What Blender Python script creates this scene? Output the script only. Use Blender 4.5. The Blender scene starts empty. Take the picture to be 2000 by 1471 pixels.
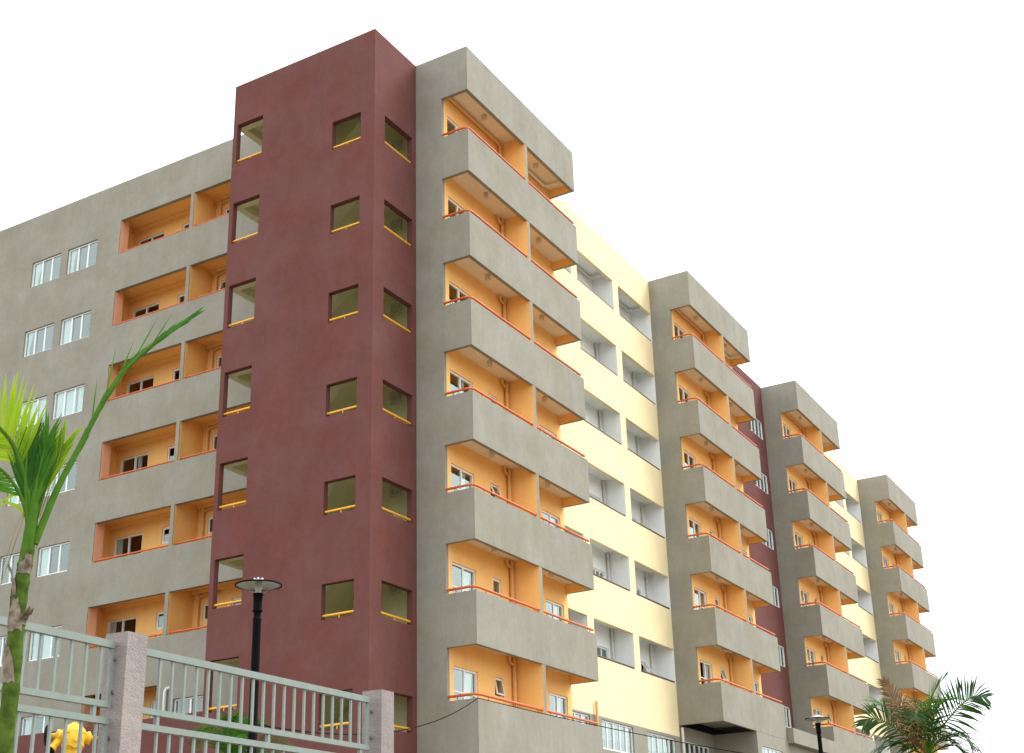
import bpy, bmesh, math, random
from mathutils import Vector, Matrix
random.seed(7)
sc = bpy.context.scene
col = sc.collection

# ------------------------------------------------------------------ camera
cam = bpy.data.objects.new('camera', bpy.data.cameras.new('camera'))
cam.data.sensor_width = 36.0
cam.data.lens = 49.032
cam.data.clip_start = 0.1
cam.data.clip_end = 3000
cam.location = (21.1206, -31.288, -0.994)
cam.rotation_euler = (1.9479, 0.0271, 0.4965)
col.objects.link(cam)
sc.camera = cam

# ------------------------------------------------------------------ sky: bright, even overcast
SUN_EL, SUN_AZ = math.radians(46), math.radians(42)      # azimuth clockwise from +Y
world = bpy.data.worlds.new('World')
sc.world = world
world.use_nodes = True
wn, wl = world.node_tree.nodes, world.node_tree.links
wn.clear()
sky = wn.new('ShaderNodeTexSky')
sky.sky_type = 'NISHITA'
sky.sun_disc = False
sky.sun_elevation = SUN_EL
sky.sun_rotation = SUN_AZ
sky.air_density = 1.0
sky.dust_density = 4.0
bw = wn.new('ShaderNodeHueSaturation')
bw.inputs['Saturation'].default_value = 0.25
cloud = wn.new('ShaderNodeMix')
cloud.data_type = 'RGBA'
cloud.inputs['Factor'].default_value = 0.85            # cloud cover hides most of the blue
cloud.inputs[7].default_value = (14.3, 14.8, 15.3, 1)
bg = wn.new('ShaderNodeBackground')
bg.inputs['Strength'].default_value = 0.1
wo = wn.new('ShaderNodeOutputWorld')
wl.new(sky.outputs[0], bw.inputs['Color'])
wl.new(bw.outputs[0], cloud.inputs[6])
wl.new(cloud.outputs[2], bg.inputs['Color'])
wl.new(bg.outputs[0], wo.inputs['Surface'])

sun = bpy.data.objects.new('sun', bpy.data.lights.new('sun', 'SUN'))
sun.data.energy = 1.5
sun.data.angle = math.radians(28)
sun.data.color = (1.0, 0.96, 0.9)
sd = Vector((math.cos(SUN_EL) * math.sin(SUN_AZ), math.cos(SUN_EL) * math.cos(SUN_AZ), math.sin(SUN_EL)))
sun.rotation_euler = sd.to_track_quat('Z', 'Y').to_euler()
sun.location = sd * 80
col.objects.link(sun)

sc.view_settings.view_transform = 'Standard'
sc.view_settings.look = 'None'
sc.view_settings.gamma = 1.0
sc.view_settings.use_curve_mapping = False
sc.view_settings.exposure = 0.60

# ------------------------------------------------------------------ materials
def new_mat(name):
    m = bpy.data.materials.new(name)
    m.use_nodes = True
    return m, m.node_tree.nodes, m.node_tree.links, m.node_tree.nodes['Principled BSDF']

def plaster(name, base, vary=0.12, streak=0.10, bump=0.25, rough=0.9, fine=55.0, blotch=0.7, bevel=0.012, stain=None):
    """painted render: trowel blotches, faint rain streaks and a sandy relief"""
    m, n, l, b = new_mat(name)
    geo = n.new('ShaderNodeNewGeometry')
    n1 = n.new('ShaderNodeTexNoise'); n1.inputs['Scale'].default_value = blotch; n1.inputs['Detail'].default_value = 7; n1.inputs['Roughness'].default_value = 0.62
    l.new(geo.outputs['Position'], n1.inputs['Vector'])
    mp = n.new('ShaderNodeMapping'); mp.inputs['Scale'].default_value = (1.6, 1.6, 0.35)
    l.new(geo.outputs['Position'], mp.inputs['Vector'])
    n2 = n.new('ShaderNodeTexNoise'); n2.inputs['Scale'].default_value = 1.6; n2.inputs['Detail'].default_value = 6; n2.inputs['Roughness'].default_value = 0.65
    l.new(mp.outputs[0], n2.inputs['Vector'])
    n3 = n.new('ShaderNodeTexNoise'); n3.inputs['Scale'].default_value = fine; n3.inputs['Detail'].default_value = 4
    l.new(geo.outputs['Position'], n3.inputs['Vector'])
    n4 = n.new('ShaderNodeTexNoise'); n4.inputs['Scale'].default_value = 6.0; n4.inputs['Detail'].default_value = 6; n4.inputs['Roughness'].default_value = 0.7
    l.new(geo.outputs['Position'], n4.inputs['Vector'])
    def rng(src, lo, hi):
        r = n.new('ShaderNodeMapRange')
        r.inputs['From Min'].default_value = 0.3; r.inputs['From Max'].default_value = 0.7
        r.inputs['To Min'].default_value = lo; r.inputs['To Max'].default_value = hi
        l.new(src, r.inputs['Value']); return r.outputs[0]
    def mul(a, c):
        q = n.new('ShaderNodeMath'); q.operation = 'MULTIPLY'; l.new(a, q.inputs[0]); l.new(c, q.inputs[1]); return q.outputs[0]
    v = mul(mul(rng(n1.outputs['Fac'], 1 - vary, 1 + vary), rng(n2.outputs['Fac'], 1 - streak, 1 + streak)),
            mul(rng(n3.outputs['Fac'], 0.93, 1.07), rng(n4.outputs['Fac'], 1 - vary * 0.7, 1 + vary * 0.7)))
    mx = n.new('ShaderNodeMix'); mx.data_type = 'RGBA'; mx.blend_type = 'MULTIPLY'; mx.inputs['Factor'].default_value = 1.0
    if stain:
        st = n.new('ShaderNodeMix'); st.data_type = 'RGBA'
        st.inputs[6].default_value = (*base, 1); st.inputs[7].default_value = (*stain, 1)
        n5 = n.new('ShaderNodeTexNoise'); n5.inputs['Scale'].default_value = 0.55; n5.inputs['Detail'].default_value = 8; n5.inputs['Roughness'].default_value = 0.7
        l.new(geo.outputs['Position'], n5.inputs['Vector'])
        l.new(rng(n5.outputs['Fac'], -0.3, 1.2), st.inputs['Factor'])
        l.new(st.outputs[2], mx.inputs[6])
    else:
        mx.inputs[6].default_value = (*base, 1)
    l.new(v, mx.inputs[7])
    l.new(mx.outputs[2], b.inputs['Base Color'])
    b.inputs['Roughness'].default_value = rough
    b.inputs['Specular IOR Level'].default_value = 0.25
    bp = n.new('ShaderNodeBump'); bp.inputs['Strength'].default_value = bump; bp.inputs['Distance'].default_value = 0.02
    ad = n.new('ShaderNodeMath'); ad.operation = 'MULTIPLY_ADD'; ad.inputs[1].default_value = 0.5
    l.new(n3.outputs['Fac'], ad.inputs[0]); l.new(n4.outputs['Fac'], ad.inputs[2])
    l.new(ad.outputs[0], bp.inputs['Height'])
    if bevel:
        bv = n.new('ShaderNodeBevel'); bv.samples = 3; bv.inputs['Radius'].default_value = bevel
        l.new(bv.outputs[0], bp.inputs['Normal'])
    l.new(bp.outputs[0], b.inputs['Normal'])
    return m

def simple(name, base, rough=0.5, metal=0.0, spec=0.5, vary=0.08, scale=9.0, bump=0.0):
    m, n, l, b = new_mat(name)
    t = n.new('ShaderNodeTexNoise'); t.inputs['Scale'].default_value = scale; t.inputs['Detail'].default_value = 5
    g = n.new('ShaderNodeNewGeometry'); l.new(g.outputs['Position'], t.inputs['Vector'])
    r = n.new('ShaderNodeMapRange'); r.inputs['From Min'].default_value = 0.3; r.inputs['From Max'].default_value = 0.7
    r.inputs['To Min'].default_value = 1 - vary; r.inputs['To Max'].default_value = 1 + vary
    l.new(t.outputs['Fac'], r.inputs['Value'])
    mx = n.new('ShaderNodeMix'); mx.data_type = 'RGBA'; mx.blend_type = 'MULTIPLY'; mx.inputs['Factor'].default_value = 1
    mx.inputs[6].default_value = (*base, 1); l.new(r.outputs[0], mx.inputs[7]); l.new(mx.outputs[2], b.inputs['Base Color'])
    b.inputs['Roughness'].default_value = rough; b.inputs['Metallic'].default_value = metal
    b.inputs['Specular IOR Level'].default_value = spec
    if bump:
        bp = n.new('ShaderNodeBump'); bp.inputs['Strength'].default_value = bump; bp.inputs['Distance'].default_value = 0.01
        l.new(t.outputs['Fac'], bp.inputs['Height']); l.new(bp.outputs[0], b.inputs['Normal'])
    return m

M = {}
M['grey'] = plaster('grey_render', (0.276, 0.258, 0.202), vary=0.075, streak=0.055, stain=(0.305, 0.298, 0.255))
M['maroon'] = plaster('maroon_render', (0.148, 0.049, 0.040), vary=0.08, streak=0.05, bump=0.3, stain=(0.152, 0.064, 0.060))
M['yellow'] = plaster('pale_yellow_paint', (0.86, 0.73, 0.44), vary=0.03, streak=0.04, bump=0.08)
M['orange'] = plaster('apricot_paint', (0.97, 0.585, 0.205), vary=0.04, streak=0.03, bump=0.08)
M['peach'] = plaster('peach_paint', (0.86, 0.46, 0.29), vary=0.04, streak=0.03, bump=0.08)
M['white'] = plaster('white_paint', (0.88, 0.90, 0.88), vary=0.03, streak=0.03, bump=0.06)
M['ceil'] = plaster('ceiling_paint', (0.84, 0.78, 0.66), vary=0.04, streak=0.02, bump=0.06)
M['olive'] = plaster('stair_paint', (0.74, 0.71, 0.48), vary=0.05, streak=0.04, bump=0.08)
M['roof'] = plaster('roof_screed', (0.22, 0.21, 0.20))
M['orail'] = simple('orange_enamel', (0.62, 0.115, 0.018), 0.4)
M['yrail'] = simple('amber_enamel', (0.82, 0.42, 0.03), 0.4)
M['brail'] = simple('brown_enamel', (0.10, 0.045, 0.035), 0.45)
M['frame'] = simple('white_aluminium', (0.84, 0.86, 0.86), 0.35, vary=0.03)
M['opipe'] = simple('apricot_pipe', (0.78, 0.44, 0.15), 0.5, vary=0.05)
M['wpipe'] = simple('white_pipe', (0.66, 0.66, 0.60), 0.45, vary=0.05)
M['lampglass'] = simple('frosted_lamp', (0.62, 0.58, 0.52), 0.3, vary=0.05)
M['fan'] = simple('fan_grey', (0.52, 0.53, 0.44), 0.6)
M['fence'] = simple('fence_paint', (0.205, 0.25, 0.218), 0.5, vary=0.07, scale=14, bump=0.05)
M['black'] = simple('black_paint', (0.004, 0.004, 0.005), 0.7, spec=0.06)
M['rubber'] = simple('black_iron', (0.006, 0.006, 0.006), 0.7, spec=0.08)
M['steel'] = simple('dull_steel', (0.30, 0.31, 0.31), 0.4, metal=0.7)
M['hyd'] = simple('yellow_enamel', (0.80, 0.47, 0.015), 0.35, vary=0.1, scale=14)
M['dish'] = simple('lamp_dish', (0.55, 0.58, 0.60), 0.3, vary=0.05)
M['cable'] = simple('cable_sheath', (0.006, 0.006, 0.006), 0.8, spec=0.05)
M['pebble'] = plaster('pebbledash', (0.31, 0.270, 0.258), vary=0.12, streak=0.06, bump=1.0, fine=70.0, bevel=0.008)
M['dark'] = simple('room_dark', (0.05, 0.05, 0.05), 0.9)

def pane_mat():
    m, n, l, b = new_mat('window_glass')
    n.remove(b)
    out = n['Material Output']
    tr = n.new('ShaderNodeBsdfTransparent'); tr.inputs['Color'].default_value = (0.80, 0.90, 0.88, 1)
    gl = n.new('ShaderNodeBsdfGlossy'); gl.inputs['Roughness'].default_value = 0.015; gl.inputs['Color'].default_value = (0.80, 0.95, 0.90, 1)
    fr = n.new('ShaderNodeLayerWeight'); fr.inputs['Blend'].default_value = 0.22
    ad = n.new('ShaderNodeMath'); ad.operation = 'ADD'; ad.inputs[1].default_value = 0.045; ad.use_clamp = True
    nz = n.new('ShaderNodeTexNoise'); nz.inputs['Scale'].default_value = 0.8
    g = n.new('ShaderNodeNewGeometry'); l.new(g.outputs['Position'], nz.inputs['Vector'])
    bp = n.new('ShaderNodeBump'); bp.inputs['Strength'].default_value = 0.05; bp.inputs['Distance'].default_value = 0.1
    l.new(nz.outputs['Fac'], bp.inputs['Height']); l.new(bp.outputs[0], gl.inputs['Normal'])
    mx = n.new('ShaderNodeMixShader')
    l.new(fr.outputs['Facing'], ad.inputs[0]); l.new(ad.outputs[0], mx.inputs[0]); l.new(tr.outputs[0], mx.inputs[1]); l.new(gl.outputs[0], mx.inputs[2])
    l.new(mx.outputs[0], out.inputs['Surface'])
    return m
M['pane'] = pane_mat()

def clear_mat():
    m, n, l, b = new_mat('clear_glass')
    n.remove(b)
    out = n['Material Output']
    tr = n.new('ShaderNodeBsdfTransparent'); tr.inputs['Color'].default_value = (0.90, 0.93, 0.92, 1)
    gl = n.new('ShaderNodeBsdfGlossy'); gl.inputs['Roughness'].default_value = 0.05
    fr = n.new('ShaderNodeLayerWeight'); fr.inputs['Blend'].default_value = 0.15
    mx = n.new('ShaderNodeMixShader')
    l.new(fr.outputs['Facing'], mx.inputs[0]); l.new(tr.outputs[0], mx.inputs[1]); l.new(gl.outputs[0], mx.inputs[2])
    l.new(mx.outputs[0], out.inputs['Surface'])
    return m
M['clear'] = clear_mat()

def thin_mat(name, base, base2, trans, tcol, rough=0.6, scale=6.0, spec=0.12):
    """leaf or cloth: diffuse plus light passing through, colour varied along noise"""
    m, n, l, b = new_mat(name)
    out = n['Material Output']
    t = n.new('ShaderNodeTexNoise'); t.inputs['Scale'].default_value = scale; t.inputs['Detail'].default_value = 4
    g = n.new('ShaderNodeNewGeometry'); l.new(g.outputs['Position'], t.inputs['Vector'])
    mx = n.new('ShaderNodeMix'); mx.data_type = 'RGBA'
    r = n.new('ShaderNodeMapRange'); r.inputs['From Min'].default_value = 0.35; r.inputs['From Max'].default_value = 0.65
    l.new(t.outputs['Fac'], r.inputs['Value']); l.new(r.outputs[0], mx.inputs['Factor'])
    mx.inputs[6].default_value = (*base, 1); mx.inputs[7].default_value = (*base2, 1)
    l.new(mx.outputs[2], b.inputs['Base Color'])
    b.inputs['Roughness'].default_value = rough; b.inputs['Specular IOR Level'].default_value = spec
    tl = n.new('ShaderNodeBsdfTranslucent'); tl.inputs['Color'].default_value = (*tcol, 1)
    ms = n.new('ShaderNodeMixShader'); ms.inputs[0].default_value = trans
    l.new(b.outputs[0], ms.inputs[1]); l.new(tl.outputs[0], ms.inputs[2]); l.new(ms.outputs[0], out.inputs['Surface'])
    return m
M['curtain'] = thin_mat('curtain_cloth', (0.90, 0.93, 0.94), (0.78, 0.85, 0.88), 0.25, (0.85, 0.9, 0.92), 0.9, 3.0, 0.1)
M['leaf_bright'] = thin_mat('palm_leaf_young', (0.11, 0.24, 0.015), (0.19, 0.33, 0.02), 0.5, (0.52, 0.72, 0.02))
M['leaf'] = thin_mat('palm_leaf', (0.035, 0.13, 0.012), (0.07, 0.20, 0.02), 0.3, (0.16, 0.40, 0.02))
M['leaf_deep'] = thin_mat('palm_leaf_deep', (0.016, 0.075, 0.008), (0.035, 0.12, 0.012), 0.25, (0.10, 0.30, 0.015))
M['leaf_dark'] = thin_mat('palm_leaf_old', (0.02, 0.055, 0.018), (0.04, 0.085, 0.02), 0.2, (0.06, 0.15, 0.03))
M['leaf_dry'] = thin_mat('palm_leaf_dry', (0.13, 0.065, 0.035), (0.24, 0.15, 0.07), 0.15, (0.25, 0.14, 0.05), 0.8)
M['stalk_tan'] = thin_mat('flower_stalk', (0.42, 0.30, 0.14), (0.20, 0.17, 0.05), 0.15, (0.3, 0.2, 0.1), 0.8)
M['rachis'] = simple('leaf_stem', (0.060, 0.15, 0.014), 0.7, spec=0.08, vary=0.2)
M['trunk'] = simple('green_trunk', (0.060, 0.100, 0.014), 0.75, spec=0.08, vary=0.5, scale=16, bump=0.5)
M['sheath'] = simple('dry_sheath', (0.22, 0.18, 0.14), 0.9, spec=0.05, vary=0.5, scale=22, bump=0.9)

# ------------------------------------------------------------------ object helpers
def tag(o, label=None, cat=None, group=None, kind=None):
    if label: o['label'] = label
    if cat: o['category'] = cat
    if group: o['group'] = group
    if kind: o['kind'] = kind
    return o

def link(name, me, parent=None, loc=None, rotz=None):
    o = bpy.data.objects.new(name, me)
    col.objects.link(o)
    if loc is not None: o.location = loc
    if rotz is not None: o.rotation_euler = (0, 0, rotz)
    if parent is not None:
        o.parent = parent
        o.matrix_parent_inverse = PINV.get(parent.name, Matrix.Identity(4))
    return o

PINV = {}
def thing(name, label, cat, loc, group=None):
    o = bpy.data.objects.new(name, None)
    o.empty_display_size = 0.3
    col.objects.link(o)
    o.location = loc
    PINV[o.name] = Matrix.Translation(-Vector(loc))   # children are given in world coordinates
    return tag(o, label, cat, group)

def mesh(name, verts, faces, mats, fmat=None, smooth=False):
    me = bpy.data.meshes.new(name)
    me.from_pydata([tuple(v) for v in verts], [], faces)
    for m in mats: me.materials.append(m)
    if fmat: me.polygons.foreach_set('material_index', fmat)
    if smooth: me.polygons.foreach_set('use_smooth', [True] * len(faces))
    me.update()
    return me

class Geo:
    """collects boxes, tubes and lathes, then becomes one mesh"""
    def __init__(s): s.v = []; s.f = []; s.m = []; s.sm = []
    def add(s, verts, faces, mi=0, smooth=False):
        b = len(s.v); s.v += [tuple(v) for v in verts]
        for f in faces: s.f.append(tuple(b + i for i in f)); s.m.append(mi); s.sm.append(smooth)
    def box(s, x0, x1, y0, y1, z0, z1, fn=None, mi=0):
        p = [(x0, y0, z0), (x1, y0, z0), (x1, y1, z0), (x0, y1, z0), (x0, y0, z1), (x1, y0, z1), (x1, y1, z1), (x0, y1, z1)]
        if fn: p = [fn(*q) for q in p]
        mis = mi if isinstance(mi, (list, tuple)) else [mi] * 6   # bottom, top, -y, +x, +y, -x
        for f, k in zip([(0, 3, 2, 1), (4, 5, 6, 7), (0, 1, 5, 4), (1, 2, 6, 5), (2, 3, 7, 6), (3, 0, 4, 7)], mis):
            s.add([p[i] for i in f], [(0, 1, 2, 3)], k)
    def tube(s, pts, r, n=8, mi=0, cap=True, smooth=True):
        pts = [Vector(p) for p in pts]
        rr = r if isinstance(r, (list, tuple)) else [r] * len(pts)
        vs = []; up = Vector((0, 0, 1))
        T = [(pts[min(i + 1, len(pts) - 1)] - pts[max(i - 1, 0)]).normalized() for i in range(len(pts))]
        a = T[0].cross(up)
        if a.length < 1e-3: a = T[0].cross(Vector((0, 1, 0)))
        a.normalize()
        for p, t, q in zip(pts, T, rr):
            a = (a - t * a.dot(t)).normalized(); b = t.cross(a)
            for k in range(n):
                an = 2 * math.pi * k / n
                vs.append(p + (a * math.cos(an) + b * math.sin(an)) * q)
        fs = []
        for i in range(len(pts) - 1):
            for k in range(n):
                k2 = (k + 1) % n
                fs.append((i * n + k, i * n + k2, (i + 1) * n + k2, (i + 1) * n + k))
        s.add(vs, fs, mi, smooth)
        if cap:
            m = len(pts) - 1
            s.add(vs[:n], [tuple(range(n))[::-1]], mi); s.add(vs[m * n:], [tuple(range(n))], mi)
    def lathe(s, prof, o, n=24, mi=0, axis=None, smooth=True):
        """prof = [(radius, height)], spun round axis through o"""
        ax = Vector(axis or (0, 0, 1)).normalized()
        a = ax.cross(Vector((1, 0, 0)) if abs(ax.x) < 0.9 else Vector((0, 1, 0))).normalized(); b = ax.cross(a)
        o = Vector(o); vs = []
        for r, h in prof:
            for k in range(n):
                an = 2 * math.pi * k / n
                vs.append(o + ax * h + (a * math.cos(an) + b * math.sin(an)) * max(r, 1e-4))
        fs = [(i * n + k, i * n + (k + 1) % n, (i + 1) * n + (k + 1) % n, (i + 1) * n + k) for i in range(len(prof) - 1) for k in range(n)]
        s.add(vs, fs, mi, smooth)
    def build(s, name, mats, parent=None, loc=None, rotz=None):
        return link(name, s.mesh(name, mats), parent, loc, rotz)
    def mesh(s, name, mats):
        if not isinstance(mats, (list, tuple)): mats = [mats]
        me = mesh(name, s.v, s.f, mats, s.m)
        me.polygons.foreach_set('use_smooth', s.sm)
        return me

# building frame: the two facades meet at a little under a right angle
T = -0.0608
def SK(x, y, z): return (x, y + T * x, z)
ROTL = math.atan(T)

def wall(name, face, plane, u0, u1, z0, z1, holes, th, mats, parent, jamb=2, head=0, inner=1, label=None):
    """flat wall with rectangular openings (ua, ub, za, zb) and real thickness"""
    us = sorted({round(v, 4) for v in [u0, u1] + [h[0] for h in holes] + [h[1] for h in holes] if u0 - 1e-6 <= v <= u1 + 1e-6})
    zs = sorted({round(v, 4) for v in [z0, z1] + [h[2] for h in holes] + [h[3] for h in holes] if z0 - 1e-6 <= v <= z1 + 1e-6})
    def P(u, d, z): return SK(u, plane + d, z) if face == 'L' else SK(plane - d, u, z)
    def solid(i, j):
        if i < 0 or j < 0 or i >= len(us) - 1 or j >= len(zs) - 1: return False
        u, z = (us[i] + us[i + 1]) / 2, (zs[j] + zs[j + 1]) / 2
        return not any(h[0] < u < h[1] and h[2] < z < h[3] for h in holes)
    idx = {}; V = []; F = []; FM = []
    def vid(i, d, j):
        k = (i, d, j)
        if k not in idx: idx[k] = len(V); V.append(P(us[i], d * th, zs[j]))
        return idx[k]
    for i in range(len(us) - 1):
        for j in range(len(zs) - 1):
            if not solid(i, j): continue
            F.append((vid(i, 0, j), vid(i + 1, 0, j), vid(i + 1, 0, j + 1), vid(i, 0, j + 1))); FM.append(0)
            F.append((vid(i, 1, j), vid(i, 1, j + 1), vid(i + 1, 1, j + 1), vid(i + 1, 1, j))); FM.append(inner)
            if not solid(i - 1, j): F.append((vid(i, 0, j), vid(i, 0, j + 1), vid(i, 1, j + 1), vid(i, 1, j))); FM.append(jamb if i else 0)
            if not solid(i + 1, j): F.append((vid(i + 1, 0, j), vid(i + 1, 1, j), vid(i + 1, 1, j + 1), vid(i + 1, 0, j + 1))); FM.append(jamb if i < len(us) - 2 else 0)
            if not solid(i, j - 1): F.append((vid(i, 0, j), vid(i, 1, j), vid(i + 1, 1, j), vid(i + 1, 0, j))); FM.append(head)
            if not solid(i, j + 1): F.append((vid(i, 0, j + 1), vid(i + 1, 0, j + 1), vid(i + 1, 1, j + 1), vid(i, 1, j + 1))); FM.append(0)
    o = link(name, mesh(name, V, F, mats, FM), parent)
    if label: o['label'] = label
    return o

def sbox(name, x0, x1, y0, y1, z0, z1, mats, parent, mi=0, label=None):
    g = Geo(); g.box(x0, x1, y0, y1, z0, z1, SK, mi)
    o = g.build(name, mats, parent)
    if label: o['label'] = label
    return o

# ------------------------------------------------------------------ windows
CACHE = {}
def frame_mesh(w, h, cols, transom, fb=0.055, dp=0.07):
    k = ('f', round(w, 3), round(h, 3), cols, transom)
    if k not in CACHE:
        g = Geo()
        g.box(0, fb, 0, dp, 0, h); g.box(w - fb, w, 0, dp, 0, h)
        g.box(fb, w - fb, 0, dp, 0, fb); g.box(fb, w - fb, 0, dp, h - fb, h)
        for c in range(1, cols):
            x = w * c / cols
            g.box(x - 0.036, x + 0.036, 0.004, dp - 0.004, fb, h - fb)
        if transom:
            for c in range(cols):
                a = w * c / cols + (fb if c == 0 else 0.03); b = w * (c + 1) / cols - (fb if c == cols - 1 else 0.03)
                g.box(a, b, 0.012, dp - 0.012, transom - 0.02, transom + 0.02)
        CACHE[k] = g.mesh('window_frame', M['frame'])
    return CACHE[k]
def pane_mesh(w, h):
    k = ('p', round(w, 3), round(h, 3))
    if k not in CACHE:
        CACHE[k] = mesh('window_pane', [(0, 0, 0), (w, 0, 0), (w, 0, h), (0, 0, h)], [(0, 1, 2, 3)], [M['pane']])
    return CACHE[k]
def curtain_mesh(w, h, gather, seed):
    k = ('c', round(w, 2), round(h, 2), round(gather, 2), seed % 3)
    if k not in CACHE:
        rnd = random.Random(seed % 3)
        n = 22; v = []; f = []
        ph = rnd.random() * 6
        for i in range(n + 1):
            s = i / n
            d = 0.035 * math.sin(s * 34 + ph) + 0.015 * math.sin(s * 13 + ph)
            for q in (1.0, 0.55, 0.25, 0.0):
                pinch = 1 - gather * (1 - abs(q - 0.3) / 0.7) if gather else 1
                v.append((s * w * pinch, d * (0.6 + 0.4 * q), q * h))
        for i in range(n):
            for j in range(3):
                a = i * 4 + j; f.append((a, a + 4, a + 5, a + 1))
        CACHE[k] = mesh('curtain', v, f, [M['curtain']], smooth=True)
    return CACHE[k]

def place_frame(face, plane, u, z, d=0.0):
    if face == 'L': return SK(u, plane + d, z), ROTL
    return SK(plane - d, u, z), math.pi / 2
def window(face, plane, u0, u1, z0, z1, cols, parent, transom=None, curtains=(), recess=0.05, slid=None):
    """fixed or sliding window: frame > panes and curtains. curtains = [(column, share of the width, gather)]"""
    w, h = u1 - u0, z1 - z0
    loc, rz = place_frame(face, plane, u0, z0, recess)
    fo = link('window', frame_mesh(w, h, cols, transom), parent, loc, rz)
    PINV[fo.name] = None
    def sub(name, me, du, dd, dz):
        l2, _ = place_frame(face, plane, u0 + du, z0 + dz, recess + dd)
        o = bpy.data.objects.new(name, me); col.objects.link(o)
        o.parent = fo
        o.location = (du, dd, dz)
        return o
    for c in range(cols):
        a = w * c / cols + (0.045 if c == 0 else 0.03); b = w * (c + 1) / cols - (0.045 if c == cols - 1 else 0.03)
        if slid == c: continue
        sub('pane', pane_mesh(b - a, h - 0.09), a, 0.03 + 0.012 * (c % 2), 0.045)
    for c, share, gather in curtains:
        a = w * c / cols + 0.04; b = w * (c + 1) / cols - 0.02
        sub('curtain', curtain_mesh((b - a) * share, h - 0.06, gather, int(u0 * 7 + z0 * 3 + c)), a, 0.11, 0.03)
    return fo
def awning(face, plane, u0, u1, z0, z1, parent, angle=0.0, recess=0.04):
    """small top-hung window: outer frame > sash and pane, tilted out when open"""
    w, h = u1 - u0, z1 - z0
    loc, rz = place_frame(face, plane, u0, z0, recess)
    fo = link('window', frame_mesh(w, h, 1, None, 0.03, 0.06), parent, loc, rz)
    k = ('s', round(w, 3), round(h, 3))
    ws, hs = w - 0.064, h - 0.064
    if k not in CACHE:
        g = Geo(); b = 0.045
        g.box(0, b, -0.02, 0.02, -hs, 0); g.box(ws - b, ws, -0.02, 0.02, -hs, 0)
        g.box(b, ws - b, -0.02, 0.02, -hs, -hs + b); g.box(b, ws - b, -0.02, 0.02, -b, 0)
        CACHE[k] = g.mesh('sash', M['frame'])
        CACHE[('sp',) + k] = mesh('sash_pane', [(b, 0, -hs + b), (ws - b, 0, -hs + b), (ws - b, 0, -b), (b, 0, -b)], [(0, 1, 2, 3)], [M['pane']])
    for nm, me in (('sash', CACHE[k]), ('pane', CACHE[('sp',) + k])):
        o = bpy.data.objects.new(nm, me); col.objects.link(o); o.parent = fo
        o.location = (0.032, 0.0, h - 0.032); o.rotation_euler = (-angle, 0, 0)
    return fo

# ================================================================== GROUND
GZ = 0.0        # terrace round the building
def make_ground():
    xs = [-900, -200, -60, -30, -10, 5, 12.6, 13.4, 14.6, 19, 24, 40, 120, 900]
    ys = [-900, -200, -60, -35, -25, -15, 0, 20, 45, 70, 120, 300, 900]
    def hz(x, y):
        if x <= 13.4: return GZ
        if x >= 14.6: return -2.6
        s = (x - 13.4) / 1.2
        return GZ - 2.6 * (3 * s * s - 2 * s ** 3)
    xs = sorted(xs + [13.7, 14.0, 14.3])
    v = [(x, y, hz(x, y)) for x in xs for y in ys]
    n = len(ys)
    f = [(i * n + j, (i + 1) * n + j, (i + 1) * n + j + 1, i * n + j + 1) for i in range(len(xs) - 1) for j in range(n - 1)]
    m, nn, l, b = new_mat('earth_and_paving')
    g = nn.new('ShaderNodeNewGeometry'); t = nn.new('ShaderNodeTexNoise'); t.inputs['Scale'].default_value = 0.35; t.inputs['Detail'].default_value = 8
    l.new(g.outputs['Position'], t.inputs['Vector'])
    cr = nn.new('ShaderNodeValToRGB')
    cr.color_ramp.elements[0].position = 0.35; cr.color_ramp.elements[0].color = (0.13, 0.105, 0.072, 1)
    cr.color_ramp.elements[1].position = 0.65; cr.color_ramp.elements[1].color = (0.25, 0.205, 0.145, 1)
    l.new(t.outputs['Fac'], cr.inputs[0]); l.new(cr.outputs[0], b.inputs['Base Color']); b.inputs['Roughness'].default_value = 0.95
    return tag(link('ground', mesh('ground', v, f, [m])), kind='structure')
make_ground()

# ================================================================== THE APARTMENT BUILDING
B = thing('apartment_building', 'seven storey apartment block in grey, maroon and pale yellow with orange balconies', 'building', (0, 20, GZ))
H = 26.03; ZT0 = 24.38; ZP0 = 22.90; ST = 3.0

# ---- left wing, grey front at y = 2.84
LY, LH = 2.84, 26.36
LXA, LXB, LXC, LXD = -14.10, -10.46, -10.29, -6.60
LZT, LZS = 24.68, 23.23
WZT, WZS = 24.24, 23.15
WCOL = [(-16.96, -15.32), (-19.0, -17.34), (-24.6, -22.96), (-26.64, -24.98)]
holes = []
for k in range(6):
    holes += [(LXA, LXB, LZS - ST * k, LZT - ST * k), (LXC, LXD, LZS - ST * k, LZT - ST * k)]
holes.append((-14.0, -10.5, 5.5, 6.65))
holes.append((-9.80, -8.40, 5.05, 6.13))
for k in range(7):
    for a, b in WCOL: holes.append((a, b, WZS - ST * k, WZT - ST * k))
wall('wall', 'L', LY, -34, -4.7, GZ, LH, holes, 0.16, [M['grey'], M['dark'], M['peach']], B, jamb=0)
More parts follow.
